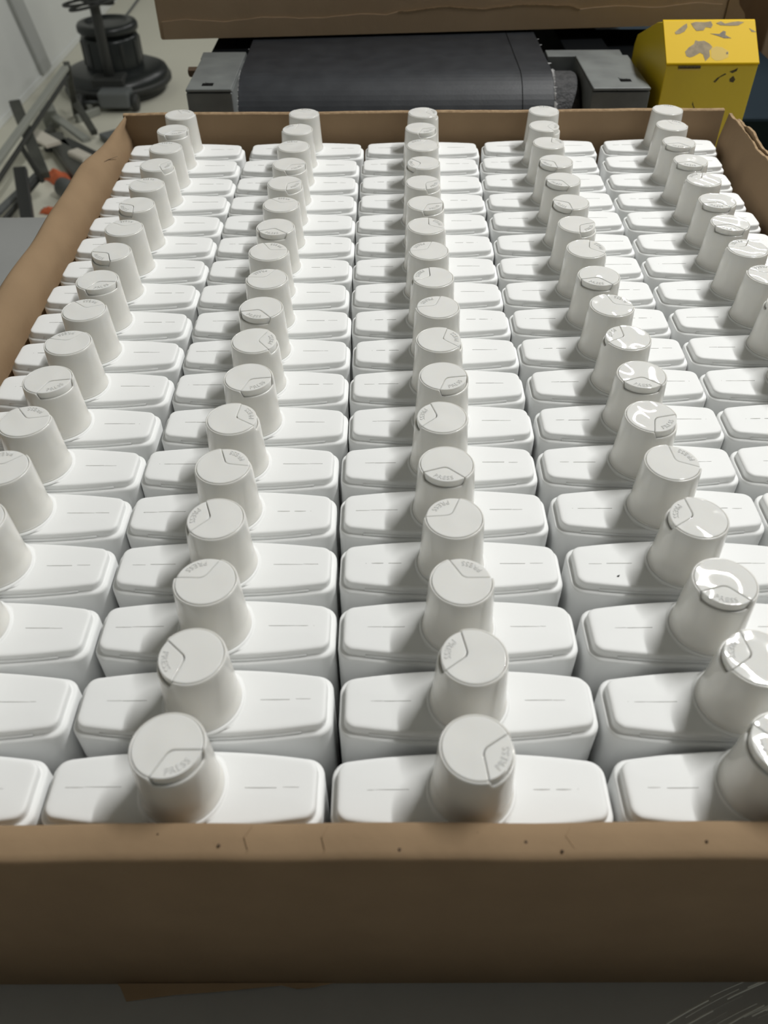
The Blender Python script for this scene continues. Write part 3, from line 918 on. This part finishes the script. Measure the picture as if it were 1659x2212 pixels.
# coils of cable hung on the pole
for k, (rx, dz, tl) in enumerate(((0.085, 0.400, .1), (0.075, 0.408, -.12), (0.092, 0.392, .18))):
    pts = [(0.02 + rx * 1.1 * math.cos(2 * math.pi * i / 28) - 0.03 * (k == 0), -0.19 + rx * 0.6 * math.sin(2 * math.pi * i / 28), dz + tl * 0.12 * math.cos(2 * math.pi * i / 28)) for i in range(29)]
    ppart('cable_loop', tube_me('cable_loop', pts, 0.0055, 8), M['dull'])
cd = link('power_cord', tube_me('power_cord', [(-1.300, 4.35, FZ + 0.006), (-1.40, 4.75, FZ + .006), (-1.4988, 5.12, FZ + .006), (-1.503, 5.35, FZ + .006), (-1.51, 5.60, FZ + .006), (-1.47, 6.2, FZ + .006)], 0.006, 8), M['mid_grey'], None, True)
tag(cd, 'thin grey cord running over the pale floor behind the polisher', 'cord')

# ------------------------------------------------------------------ scrap steel on the floor by the left wall
fr = thing('steel_trestle', 'dark angle-iron trestle frame lying along the left wall', 'metal frame', (-1.28, 3.0, FZ))
def bpart(name, a, b, w, h, m, angle=False):
    o = link(name, bar_me(name, a, b, w, h, angle=angle), m, fr); o.location = -fr.location; return o
bpart('long_rail', (-1.237, 3.265, -0.72), (-1.27, 2.40, -0.79), 0.026, 0.016, M['pale_grey'])
bpart('long_rail', (-1.245, 3.293, -0.755), (-1.243, 2.38, -0.81), 0.011, 0.014, M['dull'])
bpart('end_leg', (-1.232, 3.275, -0.71), (-1.355, 3.58, -1.0), 0.024, 0.020, M['olive'], False)
bpart('brace', (-1.355, 3.56, -0.89), (-1.20, 3.30, -0.97), 0.026, 0.022, M['olive'])
bpart('upright', (-1.357, 3.001, -0.76), (-1.205, 2.700, -0.90), 0.040, 0.026, M['olive'])
bpart('upright', (-1.262, 2.66, -0.86), (-1.215, 2.470, -1.0), 0.042, 0.026, M['dull'])
bpart('foot', (-1.214, 2.731, -0.90), (-1.324, 2.523, -0.99), 0.012, 0.018, M['dull'])
bpart('foot', (-1.250, 2.761, -0.92), (-1.371, 2.523, -0.985), 0.030, 0.012, M['mid_grey'])
bpart('tie_bar', (-1.245, 2.68, -0.79), (-1.215, 2.70, -0.92), 0.016, 0.016, M['dull'])

def loose(name, a, b, w, h, m, label, cat='metal bar', tube=False):
    a, b = Vector(a), Vector(b)
    c = (a + b) / 2
    me = tube_me(name, [a - c, b - c], w / 2, 20) if tube else bar_me(name, a - c, b - c, w, h)
    o = link(name, me, m, None, tube); o.location = c
    tag(o, label, cat, 'scrap pieces on the floor by the left wall'); return o
loose('steel_flat', (-1.432, 3.489, -0.955), (-1.195, 3.176, -0.955), 0.034, 0.014, M['pale_grey'], 'long pale grey steel flat lying across the scrap pile')
loose('cream_plate', (-1.408, 3.194, -0.93), (-1.285, 3.065, -0.93), 0.062, 0.012, M['cream'], 'bright cream plate in the middle of the scrap pile', 'metal plate')
loose('olive_beam', (-1.345, 3.245, -0.975), (-1.100, 2.80, -0.975), 0.062, 0.050, M['olive'], 'thick olive-grey beam running towards the tray', 'metal beam')
loose('black_beam', (-1.286, 3.178, -0.975), (-1.08, 2.98, -0.975), 0.055, 0.050, M['dull'], 'short black beam beside the thick olive one', 'metal beam')
loose('grey_pipe', (-1.180, 2.765, -0.966), (-1.060, 2.680, -0.966), 0.066, 0.08, M['mid_grey'], 'thick blue-grey pipe below the orange rag', 'pipe', True)
loose('grey_plate', (-1.15, 3.32, -0.985), (-1.03, 3.18, -0.985), 0.08, 0.028, M['mid_grey'], 'wide dark grey plate in front of the polisher', 'metal plate')
loose('steel_offcut', (-1.401, 3.399, -0.985), (-1.405, 3.236, -0.985), 0.020, 0.03, M['olive'], 'short olive offcut left of the pale steel flat')
loose('steel_offcut', (-1.345, 3.310, -0.985), (-1.358, 3.177, -0.985), 0.028, 0.03, M['dull'], 'short dark offcut behind the cream plate')
loose('pale_block', (-1.47, 3.56, -0.965), (-1.41, 3.43, -0.965), 0.060, 0.068, M['pale_grey'], 'pale grey block at the far end of the scrap pile', 'metal block')
loose('bent_bar', (-1.40, 3.74, -0.985), (-1.30, 3.62, -0.985), 0.020, 0.03, M['pale_grey'], 'pale angled bar left of the polisher, farther one')
loose('bent_bar', (-1.33, 3.50, -0.985), (-1.26, 3.60, -0.985), 0.020, 0.03, M['pale_grey'], 'pale angled bar at the polisher foot, nearer one')
loose('cream_block', (-1.20, 3.022, -0.965), (-1.125, 2.95, -0.965), 0.050, 0.068, M['cream'], 'small cream block between beam and tray wall', 'metal block')
def rag(loc, sx, sy, h, rz, label, seed):
    rn = random.Random(seed)
    v, f = [], []
    nx = 12
    for i in range(nx + 1):
        for j in range(nx + 1):
            u, w = i / nx * 2 - 1, j / nx * 2 - 1
            e = (1 - u * u) * (1 - w * w)
            z = h * (e ** 0.5) * (0.75 + 0.25 * math.sin(u * 6 + seed) * math.cos(w * 5 + seed * 2)) + rn.uniform(0, .002)
            v.append((u * sx * (1 + .1 * math.sin(w * 7 + seed)), w * sy * (1 + .12 * math.cos(u * 6)), z))
    for i in range(nx):
        for j in range(nx):
            b = i * (nx + 1) + j
            f.append((b, b + 1, b + nx + 2, b + nx + 1))
    o = link('orange_rag', from_data('orange_rag', v, f), M['orange'], None, True)
    o.location = loc; o.rotation_euler = (0, 0, rz)
    tag(o, label, 'cloth', 'orange rags on the floor')
rag((-1.225, 2.885, FZ + 0.001), 0.085, 0.030, 0.045, R(-42), 'orange rag crumpled above the blue-grey pipe', 1)
rag((-1.42, 2.60, FZ + 0.001), 0.040, 0.040, 0.05, 0.3, 'orange rag at the left edge behind the table', 5)
rag((-1.19, 2.630, FZ + 0.001), 0.035, 0.018, 0.02, R(-10), 'small reddish rag in front of the blue-grey pipe', 9)
